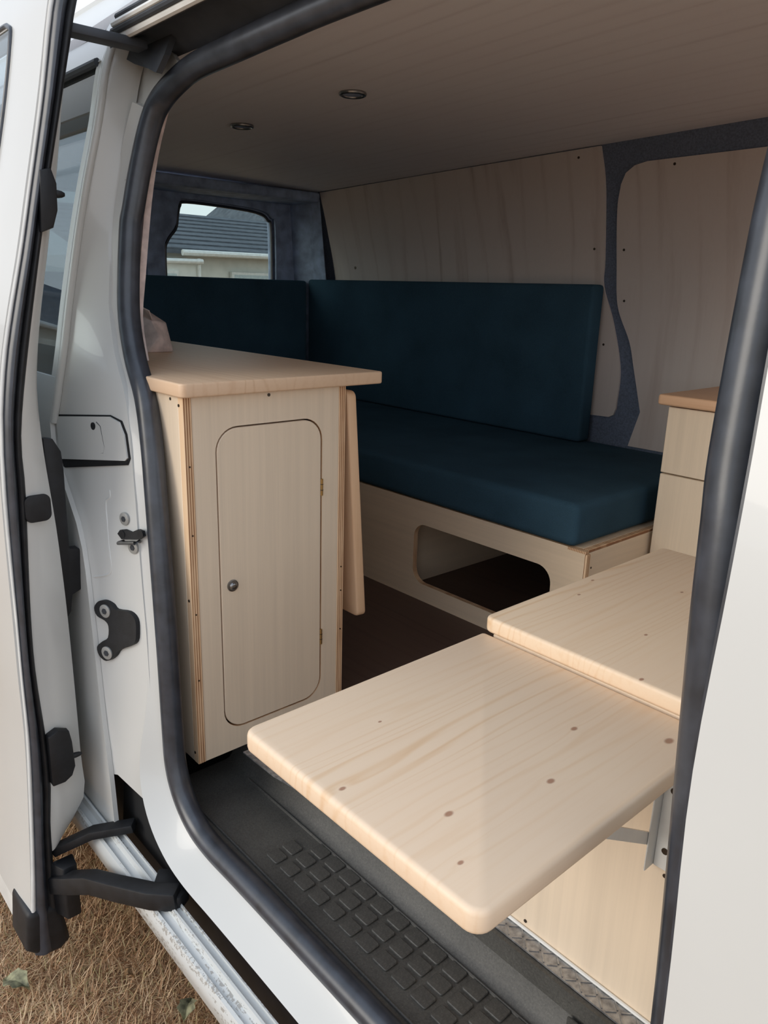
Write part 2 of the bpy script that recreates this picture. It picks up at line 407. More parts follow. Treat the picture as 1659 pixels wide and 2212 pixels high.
# rear wall: the lined back door with its window
win = [(1.72,.80),(1.72,1.13),(1.737,1.19),(1.785,1.25),(1.793,1.30),(1.803,1.342),(1.835,1.364),(2.09,1.358),(2.235,1.345),(2.285,1.315),(2.306,1.26),(2.306,.80)][::-1]
win = [(p.x, p.y) for p in catmull([(1.722,.82,0),(1.72,1.12,0),(1.737,1.19,0),(1.780,1.245,0),(1.792,1.30,0),(1.805,1.345,0),(1.84,1.364,0),(2.09,1.359,0),(2.235,1.346,0),(2.285,1.318,0),(2.305,1.26,0),(2.306,.82,0)], 5)][::-1]
win_b = [(3.22-y, z) for y, z in win][::-1]
wall_rear = struct(slab('wall_rear', [(.66,-.02),(2.56,-.02),(2.56,1.53),(.66,1.53)], 0, -3.48, -3.45, 'lining', holes=[win, win_b]))
box('ply_panel', (-3.449,.67,.0), (-3.44,1.6,.45), 'grey_plastic', wall_rear)
slab('door_lining', [(1.62,.45),(1.62,1.43),(1.70,1.448),(2.30,1.448),(2.40,1.41),(2.44,1.34),(2.455,1.24),(2.455,.45)][::-1], 0, -3.45, -3.425, 'lining', wall_rear, holes=[[(y+(.012 if y > 2 else -.012), z+(.012 if z > 1.0 else -.012)) for y, z in win]], bevel=.005)
for wn in (win, win_b): sweep('window_seal', [(-3.447, y, z) for y, z in wn], circ(.007, 8), 'rubber', wall_rear, closed=True, up=(1, 0, 0))
struct(slab('window_3', [(.88,.79),(1.53,.79),(1.53,1.375),(.88,1.375)], 0, -3.472, -3.468, 'clear_glass'))
w1 = struct(slab('window_1', [(1.70,.79),(2.32,.79),(2.32,1.375),(1.70,1.375)], 0, -3.472, -3.468, 'clear_glass'))
# corner post between the back door and the side panel
struct(slab('trim_1', [(-3.448,2.462),(-3.40,2.47),(-3.33,2.53),(-3.22,2.536),(-3.22,2.55),(-3.449,2.55)], 2, .5, 1.42, 'lining', bevel=.004,
            fn=lambda v: (v.x, min(v.y, wy(v.z)-.002) if v.y > 2.5 else v.y-(.06 if v.z > 1.35 else 0), v.z)))
struct(box('trim_2', (-3.45,.75,1.40), (-3.20,2.43,1.445), 'lining', bevel=.012, seg=3))
struct(slab('wall_front', [(.62,-.02),(2.56,-.02),(2.56,.62),(.62,.62)], 0, .5, .53, 'lining'))
# near side lining above the worktop, its cut edge showing inside the door seal
TS = sm([(.80,-1.485),(.844,-1.52),(.926,-1.566),(1.01,-1.574),(1.1,-1.582),(1.19,-1.588),(1.28,-1.586),(1.40,-1.56)])
struct(grid('wall_near', lambda u, v: (interp(v, TS)-u*.065, yb(v)+.112, v), lr(0, 1, 3), lr(.845, 1.42, 20), 'pink_card', thick=.014))

# outer body -------------------------------------------------------
def Jedge(z):                                                      # outer edge of the flange beside the seal
    x = interp(z, XS); return x-.040, yb(z)+.062
def jy(x, z):
    ex, ey = Jedge(z); rx = interp(z, XR)+.006; t = (x-ex)/(rx-ex)
    return ey+(yb(z)+.016-ey)*t
def jn(z):                                                          # outward normal of the slanting pillar face
    ex, ey = Jedge(z); return Vector((ey-yb(z)-.016, interp(z, XR)+.006-ex, 0)).normalized()
def jpt(u, v):
    v -= .065*(1-min(u, 1))*max(0, (.05-v)/.08)
    ex = Jedge(v)[0]; rx = interp(v, XR)+.006
    if u > 1.2: return (rx-.034, yb(v)+.001, v)
    if u > 1: return (rx-.016, yb(v)+.004, v)
    x = ex+u*(rx-ex); return (x, jy(x, v), v)
pillar = struct(grid('pillar_1', jpt, lr(0, 1, 10)+[1.1, 1.3], lr(-.03, 1.50, 48), 'white_paint', thick=.012))
# flange that sweeps down the pillar and along the sill
fi = list(range(20, 140))
def flange():
    V = []; F = []; n = 6; P = seal_path; N = len(P)
    ids = [i for i in range(N) if (P[i].z < 1.33 and P[i].x < -.9) or P[i].z < -.03]
    cols = []
    for i in ids:
        p = P[i]; t = (P[(i+1) % N]-P[i-1]); nrm = Vector((t.z, 0, -t.x)).normalized()   # outward in the x-z plane
        if nrm.x > 0 and p.x < -1.0 and p.z > 0: nrm = -nrm
        if nrm.z > 0 and p.z < 0: nrm = -nrm
        k = max(0, min(1, (p.z+.06)/.30)); k = k*k*(3-2*k)                                 # 0 on the sill, 1 on the pillar
        wd = .058+(.045-.058)*k; dr = .062+(.028-.068)*k
        cols.append([p+nrm*(wd*s)+Vector((0, -dr*(s**1.3)-.004, 0)) for s in lr(0, 1, n)]+[p+nrm*(wd+.002)+Vector((0, -dr+.03, 0))])
    m = n+2
    for c in cols: V += c
    for i in range(len(cols)-1):
        for j in range(m-1): F.append((i*m+j, i*m+j+1, (i+1)*m+j+1, (i+1)*m+j))
    return mesh('sill_1', V, F, 'white_paint', None, smooth=True)
sill = struct(flange())
# quarter panel behind the pillar, its glass, the roof
def qx(u, v): return interp(v, XR)+u*(-3.52-interp(v, XR))
quarter = struct(grid('wall_side', lambda u, v: (qx(u, v), yb(v), v), [0,.003]+lr(.02, 1, 16), lr(-.17, .80, 20)+lr(.805, 1.42, 18)+lr(1.425, 1.6, 6), 'white_paint', thick=.01,
                      keep=lambda u, v: not (.8 < v < 1.42 and u > .005)))
sweep('panel_rim', [(interp(z, XR)+.004, yb(z)+.008, z) for z in lr(.70, 1.5, 30)], circ(.008, 10), 'white_paint', quarter)
g2 = struct(grid('window_2', lambda u, v: (qx(u, v)-.0, yb(v)+.006, v), lr(.003, 1, 10), lr(.80, 1.42, 10), 'film_glass', thick=.004))
sweep('window_seal', [(qx(u, 1.42), yb(1.42)-.001, 1.42) for u in lr(.012, 1, 6)], circ(.008, 8), 'grey_plastic', g2)
struct(grid('roof', lambda u, v: (u, .82+1.62*v, 1.6+.09*math.sin(math.pi*min(1, v*1.2)/2)), lr(-3.52, .9, 10), lr(0, 1, 10), 'white_paint', thick=(0, 0, .01)))
# header above the doorway: dark track channel, gutter rails and the roof edge
beam = struct(grid('beam_1', lambda u, v: (u, .79-.085*v, 1.415+.028*math.sin(math.pi*v*.8)), lr(-1.60, .5, 16), lr(0, 1, 8), 'grey_plastic', thick=(0, 0, .012)))
slab('pillar_head', [(-1.64,1.20),(-1.64,1.46),(-1.56,1.46),(-1.46,1.40),(-1.45,1.385),(-1.49,1.366),(-1.535,1.342),(-1.559,1.30),(-1.575,1.20)], 1, 0, 1, 'white_paint', pillar, fn=lambda v: (v.x, yb(v.z)+.071+.008*v.y, v.z))
slab('header_end', [(-1.650,1.472),(-1.636,1.445),(-1.638,1.43),(-1.58,1.409),(-1.509,1.388),(-1.47,1.374),(-1.45,1.402),(-1.45,1.472)], 1, 0, 1, 'grey_plastic', beam, fn=lambda v: (v.x, yb(v.z)+.040+.012*v.y, v.z))
struct(grid('roof_edge', lambda u, v: (u, yb(v)-.01, v), lr(-1.66, .9, 12), lr(1.46, 1.6, 8), 'white_paint', thick=.01))
for i, (y, z, r, m) in enumerate(((.700,1.438,.007,'white_metal'),(.692,1.448,.006,'grey_plastic'),(.690,1.458,.006,'white_metal'),(.694,1.469,.006,'grey_plastic'))):
    struct(sweep('trim_%d' % (i+3), [(-1.565+.01*i, y, z), (-1.2, y, z), (.9, y, z)], circ(r, 8), m))
# door seal all round the opening
struct(sweep('trim_7', seal_path, circ(.0225, 14), 'rubber', None, closed=True))
# front pillar and front door skin
fp = struct(grid('wall_front_side', lambda u, v: (interp(v, EDGE)+u*(.95-interp(v, EDGE)), yb(v), v), [0,.006]+lr(.02, 1, 10), lr(-.17, 1.6, 40), 'white_paint', thick=.01))
grid('pillar_edge', lambda u, v: (interp(v, EDGE)-.004-.022*u, yb(v)+.004+.075*u, v), lr(0, 1, 4), lr(-.05, 1.42, 30), 'rubber', fp, thick=(.02, 0, 0))
# lower track rail below the sill, running the length of the body
RP = [(.543,-.167),(.540,-.167),(.539,-.174),(.530,-.175),(.527,-.168),(.523,-.169),(.520,-.182),(.508,-.186),(.505,-.180),(.499,-.182),(.494,-.196),(.497,-.235),(.520,-.26),(.55,-.25)]
rail = struct(mesh('sill_2', [(x, y, z) for x in (-3.5, -1.9, -1.0, .9) for y, z in RP],
        [(i*14+j, i*14+(j+1) % 14, (i+1)*14+(j+1) % 14, (i+1)*14+j) for i in range(3) for j in range(14)], 'sill_white', None, smooth=True))
struct(slab('wall_under', [(-3.5,-.30),(.9,-.30),(.9,-.105),(-1.24,-.105),(-1.36,.02),(-3.5,.02)], 1, .590, .60, 'grey_plastic'))
# underbody skirt so no light comes up below the floor
struct(box('wall_base', (-3.5,.60,-.32), (.9,2.55,-.16), 'black_gap', bevel=0))
# ---- fittings on the pillar
def jp(x, z, d=0): return Vector((x, jy(x, z)-d, z))
def jplate(name, outline, d0, d1, mat, bevel=0, **k):
    return slab(name, outline, 1, 0, 1, mat, pillar, fn=lambda v: (v.x, jy(v.x, v.z)-(d0+(d1-d0)*v.y), v.z), bevel=bevel, **k)
jplate('flap_gap', [(-1.716,.717),(-1.521,.739),(-1.481,.732),(-1.460,.708),(-1.443,.662),(-1.449,.648),(-1.678,.606)], .0005, .002, 'black_gap')
flap = jplate('access_flap', [(-1.716,.713),(-1.520,.736),(-1.485,.729),(-1.465,.706),(-1.449,.662),(-1.455,.656),(-1.687,.624)], .001, .005, 'white_paint'); flap['label'] = 'white flap with a small dark lock hole'
cyl('lock_hole', jp(-1.572,.710,.0045), jn(.71), .0080, .002, 'black_plastic', flap, n=20)
sweep('pressed_line', [jp(x, z, .005) for x, z in ((-1.562,.720),(-1.547,.713),(-1.528,.673),(-1.530,.660),(-1.602,.646))], circ(.0009, 6), 'grey_plastic', flap)
jplate('track_slot', [(-1.683,.624),(-1.450,.659),(-1.448,.652),(-1.462,.646),(-1.678,.608)], .001, .003, 'black_gap')
sweep('pressed_line', catmull([jp(x, z, -.0028) for x, z in ((-1.507,.586),(-1.503,.572),(-1.514,.560),(-1.501,.519),(-1.484,.464),(-1.475,.432),(-1.482,.414),(-1.534,.397))], 4), circ(.004, 8), 'white_paint', pillar)
sweep('pressed_line', catmull([jp(x, z, -.0028) for x, z in ((-1.49,.113),(-1.469,.065),(-1.452,.020))], 4), circ(.004, 8), 'white_paint', pillar)
def bolt(x, z, r, d=.002):
    n = jn(z); p = jp(x, z)
    b = cyl('bolt', p+n*(d-.001), n, r, .004, 'bolt_metal', pillar, n=20, bevel=.0008)
    cyl('bolt_socket', p+n*(d+.003), n, r*.45, .0016, 'grey_plastic', b, n=6)
    return b
bolt(-1.447,.539,.0135)
bolt(-1.416,.486,.0135)
st = jplate('striker_base', [(-1.457,.507),(-1.451,.516),(-1.439,.519),(-1.419,.517),(-1.400,.527),(-1.388,.526),(-1.384,.516),(-1.396,.507),(-1.412,.504),(-1.444,.498)][::-1], .001, .007, 'black_plastic'); st['label'] = 'dark striker plate with a bright bar'
nn = jn(.5)
sweep('striker_bar', [jp(-1.446,.492), jp(-1.446,.492)+nn*.014, jp(-1.402,.501)+nn*.014, jp(-1.402,.501)], circ(.0040, 8), 'steel', st)
for x, z in ((-1.445,.508),(-1.394,.519)): cyl('striker_stud', jp(x,z)+nn*.004, nn, .0085, .004, 'black_plastic', st, n=14)
bo = catmull([(x, z, 0) for x, z in ((-1.476,.361),(-1.457,.357),(-1.445,.349),(-1.412,.352),(-1.393,.341),(-1.388,.318),(-1.390,.292),(-1.408,.277),(-1.432,.263),(-1.444,.245),(-1.463,.231),(-1.482,.238),(-1.489,.256),(-1.475,.272),(-1.461,.284),(-1.461,.309),(-1.472,.319),(-1.493,.324),(-1.502,.340),(-1.492,.356))], 3, closed=True)
rb = jplate('roller_bracket', [(p.x, p.y) for p in bo][::-1], .0, .009, 'black_plastic', bevel=.002); rb['label'] = 'black guide bracket held by two bolts'
bolt(-1.474,.340,.0145,.008); bolt(-1.464,.250,.0145,.008)
# dark opening for the lower roller, in the body below the pillar
slab('track_opening', [(-1.46,.0),(-1.36,.0),(-1.325,-.05),(-1.285,-.10),(-1.25,-.14),(-1.22,-.20),(-1.50,-.20)], 1, .574, .582, 'black_gap', pillar)

# ------------------------------------------------------------------ step well, mat and tread plate
struct(slab('wall_step', [(-1.40,-.10),(-.25,-.10),(-.25,-.001),(-1.40,-.001)], 1, .823, .832, 'step_rubber', fn=lambda v: (v.x, v.y, v.z)))
mat = thing('step_mat', 'black moulded rubber step mat with raised square pads in the doorway', 'mat', (-.83,.72,-.10))
def mprof(u, v):
    y = .600+v*(.832-.600)
    z = -.0775
    if y > .795: z = -.0775+.062*((y-.795)/.037)**1.6
    if y < .645: z = -.0775+.012*((.645-y)/.045)
    e = max(0, -1.30-u)/.1
    return (u, y, z)
grid('mat_body', mprof, lr(-1.40, -.25, 30), lr(0, 1, 22), 'step_rubber', mat, thick=(0, 0, -.018))
pm = None
for row, (y, i0) in enumerate(((.700,0),(.737,0),(.773,1))):
    for i in range(i0 if row < 2 else 1, 16):
        x = -1.053+.0455*i
        if x > -.34: continue
        if pm is None:
            pm = slab('tread_pad', rrect(x-.0175, x+.0175, y-.0143, y+.0143, .004, 3), 2, -.079, -.0735, 'step_rubber', mat, bevel=.0012, seg=1); pl = WO[pm.name].copy(); px0, py0 = x, y
        else:
            o = pm.copy(); COL.objects.link(o); o.location = pm.location+Vector((x-px0, y-py0, 0)); WO[o.name] = pl+Vector((x-px0, y-py0, 0))
for y in (.655,.79):
    sweep('mat_ridge', [(-1.30,y,-.0765),(-.30,y,-.0765)], circ(.003, 8), 'step_rubber', mat)
slab('mat_patch', rrect(-.455,-.395,.0,.03,.003,2), 1, 0, .002, 'step_rubber', mat, fn=lambda v: (v.x, .815-v.y+.0, -.055+v.z*.8))
tp = thing('tread_plate', 'strip of bright aluminium checker plate along the floor edge', 'tread plate', (-.78,.82,0))
slab('plate', [(-1.295,.775),(-1.18,.778),(-1.08,.795),(-.98,.82),(-.90,.832),(-.25,.832),(-.25,.862),(-1.295,.862)], 2, .0, .003, 'tread_alu', tp)
sweep('plate_edge', [(-.70,.8625,.006),(-.25,.8625,.006)], circ(.003, 8), 'white_metal', tp)
bm = bmesh.new()
for i in range(60):
    for j in range(3):
        cx = -1.285+i*.0173; cy = .8405+j*.0145 if cx > -1.0 else .797+j*.0175; a = math.radians(45 if (i+j) % 2 else -45)
        m = bmesh.ops.create_cube(bm, size=1)
        bmesh.ops.scale(bm, verts=m['verts'], vec=(.016,.0022,.0016)); bmesh.ops.rotate(bm, verts=m['verts'], cent=(0,0,0), matrix=Matrix.Rotation(a, 3, 'Z'))
        bmesh.ops.translate(bm, verts=m['verts'], vec=(cx, cy, .0036))
finish('checker_bars', bm, 'tread_alu', tp)['kind'] = 'stuff'

# ------------------------------------------------------------------ cupboard by the door
cab = thing('cupboard', 'tall cream cupboard with one rounded door beside the open doorway', 'cupboard', (-1.6,.87,0))
box('side_panel', (-2.3,.678,0), (-1.3365,.696,.795), 'cream_z', cab)
box('side_panel', (-2.3,1.056,0), (-1.3365,1.074,.795), 'cream_z', cab)
box('ply_edge', (-1.3365,.678,0), (-1.318,.696,.795), 'ply_y', cab, bevel=.001)
box('ply_edge', (-1.3365,1.056,0), (-1.318,1.074,.795), 'ply_y', cab, bevel=.001)
dh = rrect(.745,1.010,.052,.730,.050,8)
slab('front_frame', [(.6965,0),(1.0555,0),(1.0555,.795),(.6965,.795)], 0, -1.336, -1.320, 'cream_z', cab, holes=[dh], edge_mat='ply_x')
box('floor_panel', (-2.3,.697,.02), (-1.337,1.055,.035), 'cream_x', cab)
dr = slab('door', rrect(.7485,1.0065,.0555,.7265,.0470,8), 0, -1.336, -1.3195, 'cream_z', cab, bevel=.0012, seg=1)
kb = cyl('knob', (-1.3195,.7745,.393), (1,0,0), .013, .003, 'steel', dr, n=24, bevel=.0008); kb['label'] = 'round brushed metal push knob'
cyl('knob_button', (-1.3165,.7745,.393), (1,0,0), .0095, .007, 'steel', kb, n=24, dome=1)
for z in (.572,.206):
    h = cyl('hinge', (-1.3185,1.0085,z-.019), (0,0,1), .0030, .038, 'brass', dr, n=10)
    for q in (-.0065,.0065): cyl('hinge_knuckle', (-1.3185,1.0085,z+q-.0008), (0,0,1), .0034, .0016, 'screw_metal', h, n=10)
screw((-1.320,.872,.787), (1,0,0), cab)
for x, z in ((-1.366,.787),(-1.333,.778),(-1.327,.38),(-1.331,.024)): screw((x,.678,z), (0,-1,0), cab, .003)
for z in (.66,.52,.35,.20): screw((-1.318,.687,z), (1,0,0), cab, .0018)
for z in (.37,.31,.21): screw((-1.318,1.066,z), (1,0,0), cab, .0018)
ct = slab('worktop', rrect(-3.05,-1.298,.666,1.168,(.012,.004,.004,.014),5), 2, .7955, .8225, 'pine_counter', None, bevel=.007, seg=3)
tag(ct, 'pale wooden worktop on the tall cupboard, its corner jutting over the aisle', 'worktop')
# drop leaf hanging on the aisle side of the cupboard
lf = slab('drop_leaf', rrect(-2.0,-1.322,0,.56,.014,4), 1, 0, .028, 'pine_hang', None, bevel=.005, seg=3,
          fn=lambda v: (v.x, 1.0795+v.y+(.56-v.z)*.080, .222+v.z-(v.y)*.08))
tag(lf, 'pine drop leaf hanging tilted against the side of the tall cupboard', 'table leaf')
sc_ = thing('card_packet', 'crumpled pinkish card packet at the pillar end of the worktop', 'packet', (-2.0,.88,.8225))
mesh('packet_body', [(-2.06,.86,.8225),(-1.935,.90,.8225),(-1.94,.98,.8225),(-2.07,.95,.8225),(-2.05,.87,.95),(-1.93,.915,.905),(-1.945,.965,.90),(-2.06,.94,.945),(-1.915,.93,.865)],
     [(0,1,2,3),(0,4,5,8,1),(1,8,2),(8,5,6,2),(2,6,7,3),(3,7,4,0),(4,7,6,5)], 'pink_card', sc_, bevel=.004)
mesh('packet_flap', [(-2.05,.872,.951),(-1.93,.917,.906),(-1.91,.90,.93),(-2.03,.855,.972),(-2.05,.874,.953),(-1.93,.919,.908),(-1.91,.902,.932),(-2.03,.857,.974)], [(0,1,2,3),(7,6,5,4),(0,4,5,1),(1,5,6,2),(2,6,7,3),(3,7,4,0)], 'pink_card', sc_)

# ------------------------------------------------------------------ bench with cushions along the far wall
bench = thing('bench_box', 'cream bench box with a long rounded opening in its front', 'bench', (-2.2,2.1,0))
hole = rrect(-1.718,-1.166,.060,.266,.050,8)
slab('front_panel', [(-2.75,0),(-1.065,0),(-1.065,.343),(-2.75,.343)], 1, 1.700, 1.718, 'cream_x', bench, holes=[hole], edge_mat='ply_y')
box('end_panel', (-1.083,1.7185,0), (-1.065,2.54,.335), 'cream_y', bench)
box('ply_edge', (-1.0645,1.700,0), (-1.058,1.7175,.335), 'ply_y', bench)
box('ply_edge', (-1.120,1.6985,.336), (-1.062,1.6998,.343), 'ply_x', bench, bevel=0)
box('ply_edge', (-1.083,1.7185,.3355), (-1.065,2.54,.344), 'ply_x', bench)
box('divider', (-1.82,1.7185,0), (-1.803,2.54,.325), 'cream_y', bench)
box('top_panel', (-3.42,1.7185,.327), (-1.0835,2.54,.343), 'cream_x', bench)
box('front_panel', (-2.765,.76,0), (-2.75,1.7175,.343), 'cream_y', bench)
box('top_panel', (-3.42,.76,.327), (-2.7655,1.718,.343), 'cream_x', bench)
screw((-1.065,1.735,.29), (1,0,0), bench, .003)
def cushion(name, lo, hi, lab, cat, r=.028, puff=.006, grp=None):
    bm = bmesh.new()
    bmesh.ops.create_cube(bm, size=1)
    c = [(a+b)/2 for a, b in zip(lo, hi)]; s = [b-a for a, b in zip(lo, hi)]
    bmesh.ops.scale(bm, verts=bm.verts, vec=s); bmesh.ops.translate(bm, verts=bm.verts, vec=c)
    for ax in range(3):
        n = max(1, int(s[ax]/.09)); no = [0,0,0]; no[ax] = 1
        for i in range(1, n):
            co = list(c); co[ax] = lo[ax]+s[ax]*i/n
            bmesh.ops.bisect_plane(bm, geom=bm.verts[:]+bm.edges[:]+bm.faces[:], plane_co=co, plane_no=no)
    es = [e for e in bm.edges if len(e.link_faces) == 2 and e.calc_face_angle(0) > 1]
    bmesh.ops.bevel(bm, geom=es, offset=r, segments=4, profile=.5, affect='EDGES', clamp_overlap=True)
    o = finish(name, bm, 'teal_fabric', None, smooth=True)
    return tag(o, lab, cat, grp)
cushion('seat_cushion', (-3.42,1.690,.3445), (-1.095,2.535,.466), 'long teal seat cushion lying on the bench box', 'cushion', .022)
cushion('back_cushion', (-3.3310,2.448,.467), (-1.615,2.520,1.040), 'long teal back cushion leaning on the plywood side wall', 'cushion', .014)
cushion('back_cushion', (-3.42,.80,.467), (-3.332,2.446,1.033), 'dark teal back cushion standing below the rear window', 'cushion', .014)

# ------------------------------------------------------------------ drawer unit on the far side
du = thing('drawer_unit', 'cream drawer unit at the end of the bench, against the far wall', 'drawers', (-.7,2.3,0))
box('side_panel', (-1.055,2.050,0), (-1.038,2.535,.712), 'cream_z', du)
box('side_panel', (-.36,2.050,0), (-.343,2.535,.712), 'cream_z', du)
box('carcass', (-1.037,2.052,.02), (-.361,2.535,.70), 'cream_x', du)
for x0, x1 in ((-1.056,-.702),(-.698,-.343)):
    d = box('drawer_front', (x0,2.030,.520), (x1,2.048,.708), 'cream_z', du); box('drawer_front', (x0,2.030,.03), (x1,2.048,.516), 'cream_z', du)
dt = slab('worktop', rrect(-1.083,-.32,2.008,2.536,.012,4), 2, .7125, .742, 'pine_drawer_top', None, bevel=.007, seg=3)
tag(dt, 'small wooden worktop on the cream drawer unit by the far wall', 'worktop')

# ------------------------------------------------------------------ kitchen cupboard with worktop and fold-out table leaf
kc = thing('kitchen_cupboard', 'low cream cupboard under the two pine boards in the doorway', 'cupboard', (-.2,1.1,0))
box('front_panel', (-.690,.8655,.004), (.30,.882,.4885), 'cream_z', kc)
box('side_panel', (-.690,.8825,.004), (-.673,1.39,.4885), 'cream_z', kc)
box('side_panel', (.283,.8825,.004), (.30,1.39,.4885), 'cream_z', kc)
box('back_panel', (-.6725,1.373,.004), (.2825,1.39,.4885), 'cream_z', kc)
for x, z in ((-.579,.018),(-.367,.252),(-.30,.06)): screw((x,.8655,z), (0,-1,0), kc, .003)
kt = slab('worktop', rrect(-.708,.31,.862,1.412,(.01,.014,.014,.01),5), 2, .489, .5145, 'pine_top', None, bevel=.0055, seg=3, origin=(-.24,1.127,.489))
tag(kt, 'upper pine board, the fixed worktop of the low cupboard', 'worktop')
tl = thing('table_leaf', 'lower pine board folding out through the van doorway as a table', 'table leaf', (-.517,.64,.461))
slab('board', rrect(-.7065,-.328,.422,.8615,(.008,.008,.016,.018),6), 2, .461, .4885, 'pine_leaf', tl, bevel=.0065, seg=3, origin=(-.517,.640,.461))
for bx in (-.372,):
    br = thing('folding_bracket', 'white folding bracket under the table leaf beside the door pillar', 'bracket', (bx,.80,.25))
    box('wall_plate', (bx-.012,.861,.262), (bx+.014,.865,.455), 'white_metal', br, bevel=.001)
    box('wall_flange', (bx-.0145,.840,.262), (bx-.012,.865,.455), 'white_metal', br, bevel=.001)
    box('arm', (bx-.0115,.60,.440), (bx+.012,.858,.4435), 'white_metal', br, bevel=.001)
    box('arm_flange', (bx-.014,.60,.425), (bx-.0115,.838,.460), 'white_metal', br, bevel=.001)
    V = [(bx+dx, y, z) for dx in (-.018,-.0148) for y, z in ((.848,.318),(.842,.302),(.640,.425),(.646,.441))]
    mesh('strut', V, [(0,1,2,3),(7,6,5,4),(0,4,5,1),(1,5,6,2),(2,6,7,3),(3,7,4,0)], 'white_metal', br)
    for z in (.292,.385): screw((bx+.002,.861,z), (0,-1,0), br, .0048)
    cyl('rivet', (bx-.018,.838,.315), (-1,0,0), .0045, .003, 'steel', br, n=12)

# ------------------------------------------------------------------ recessed ceiling lights (switched off)
for x, y, lab in ((-1.745,1.43,'round recessed ceiling light nearer the doorway'), (-2.28,1.42,'round recessed ceiling light farther back, barely showing')):
    z = ceil_z(x)+.012*math.sin(math.pi*(y-.8)/1.62)
    dl = thing('ceiling_light', lab, 'light', (x,y,z-.006), 'recessed ceiling lights')
    sweep('bezel', [(x+.032*math.cos(a), y+.032*math.sin(a), z-.003) for a in lr(0, 2*math.pi*23/24, 23)], circ(.0055, 8), 'steel', dl, closed=True, up=(0,0,1))
    cyl('lens', (x,y,z-.001), (0,0,-1), .029, .003, 'lining', dl, n=24)

# ------------------------------------------------------------------ sliding door, slid back along the outside
YO = sm([(-.46,.352),(-.42,.356),(-.3,.368),(-.14,.380),(.08,.393),(.3,.396),(.76,.412),(1.08,.482),(1.3,.533),(1.46,.566),(1.56,.60)])
YS_ = sm([(-.46,.425),(-.34,.413),(-.15,.415),(-.04,.425),(.07,.426),(.287,.420),(.60,.437),(.754,.445),(1.08,.512),(1.317,.569),(1.39,.587),(1.47,.607),(1.56,.64)])
YI = sm([(-.46,.428),(-.34,.416),(-.22,.430),(-.12,.500),(0,.503),(.3,.503),(.5,.498),(.8,.486),(1.08,.535),(1.2,.560),(1.39,.592),(1.47,.612),(1.56,.645)])
yo = lambda z: interp(z, YO); yse = lambda z: interp(z, YS_); yi = lambda z: interp(z, YI)
door = thing('sliding_door', 'white sliding side door slid back along the outside of the van', 'door', (-2.05,.40,-.45))
DX = -1.50; DR = -2.62
def gx0(z): return -1.663-.03*(1.46-z)/.1*.35
zs = lr(-.36, .86, 26)+lr(.87, 1.45, 14)+lr(1.46, 1.56, 3)
grid('outer_skin', lambda u, v: (DX-.004+u*(DR-DX), yo(v)-.008-.006*min(1, u*12), v), [0,.02,.06,.11,.16]+lr(.2, 1, 8), zs, 'white_paint', door, thick=.012, keep=lambda u, v: not (.865 < v < 1.455 and .16 < u < .95))
grid('window_glass', lambda u, v: (DX-.004+u*(DR-DX), yo(v)-.013, v), lr(.15, .96, 8), lr(.855, 1.465, 14), 'privacy_glass', door, thick=.005)
sweep('window_gasket', catmull([(DX-.185,yo(.9)-.015,.9),(DX-.172,yo(1.1)-.015,1.1),(DX-.165,yo(1.3)-.015,1.3),(DX-.165,yo(1.42)-.015,1.42),(DX-.19,yo(1.452)-.015,1.452),(DX-.3,yo(1.458)-.015,1.458),(DX-1.0,yo(1.458)-.015,1.458)], 5), circ(.0045, 8), 'rubber', door)
grid('inner_skin', lambda u, v: (DX-.03+u*(DR-DX+.03), yi(v)-.004, v), lr(0, 1, 16), zs, 'white_paint', door, thick=-.006, keep=lambda u, v: not (.865 < v < 1.455 and .12 < u < .94))
grid('shut_face', lambda u, v: (DX-.03*u*u, yse(v)-.006+u*(yi(v)-yse(v)+.006), v), lr(0, 1, 6), lr(-.20, 1.56, 44), 'white_paint', door, thick=(-.006, 0, 0))
def seal_strip(name, a, b, mat_, bulge, dx, z0=-.445):
    return grid(name, lambda u, v: (DX+dx+bulge*math.sin(math.pi*u), yo(v)+(a+(b-a)*u)*(yse(v)-yo(v)), v), lr(0, 1, 8), lr(z0, 1.56, 50), mat_, door, thick=(-.012, 0, 0))
seal_strip('edge_seal', .02, .60, 'rubber', .014, 0); seal_strip('edge_lip', .60, 1.0, 'black_plastic', .006, .0); seal_strip('skin_edge', -.16, .02, 'white_metal', .002, .0, -.34)
cap = slab('bottom_cap', [(yo(-.33)-.018,-.325),(.415,-.335),(.427,-.40),(.432,-.445),(.41,-.462),(.370,-.457),(.338,-.425)], 0, -1.61, -1.492, 'black_plastic', door, bevel=.016, seg=4)
grid('lower_skirt', lambda u, v: (DX-.09+u*(DR-DX+.09), yo(v)-.012+.012*(-.36-v)/.1, v), lr(0, 1, 8), lr(-.442, -.358, 8), 'white_metal', door, thick=.012)
# latch pad and guide pins on the shut face
pad = slab('latch_pad', [(p[0], p[1]) for p in rrect(.430,.480,.548,.602,.014)], 0, -1.5005, -1.492, 'black_plastic', door, bevel=.003); 
pin = slab('guide_block', [(.425,.088),(.445,.096),(.468,.086),(.472,.06),(.474,.0),(.466,-.02),(.45,-.03),(.424,-.03)], 0, -1.502, -1.480, 'black_plastic', door, bevel=.003)
cyl('guide_pin', (-1.488,.470,.022), (.1,1,0), .006, .022, 'black_plastic', pin, n=12, dome=1)
pin2 = slab('guide_block', [(.512,1.185),(.532,1.19),(.540,1.165),(.538,1.12),(.528,1.09),(.505,1.08)], 0, -1.502, -1.484, 'black_plastic', door, bevel=.003)
cyl('guide_pin', (-1.492,.535,1.148), (.1,1,0), .007, .020, 'black_plastic', pin2, n=12, dome=1)
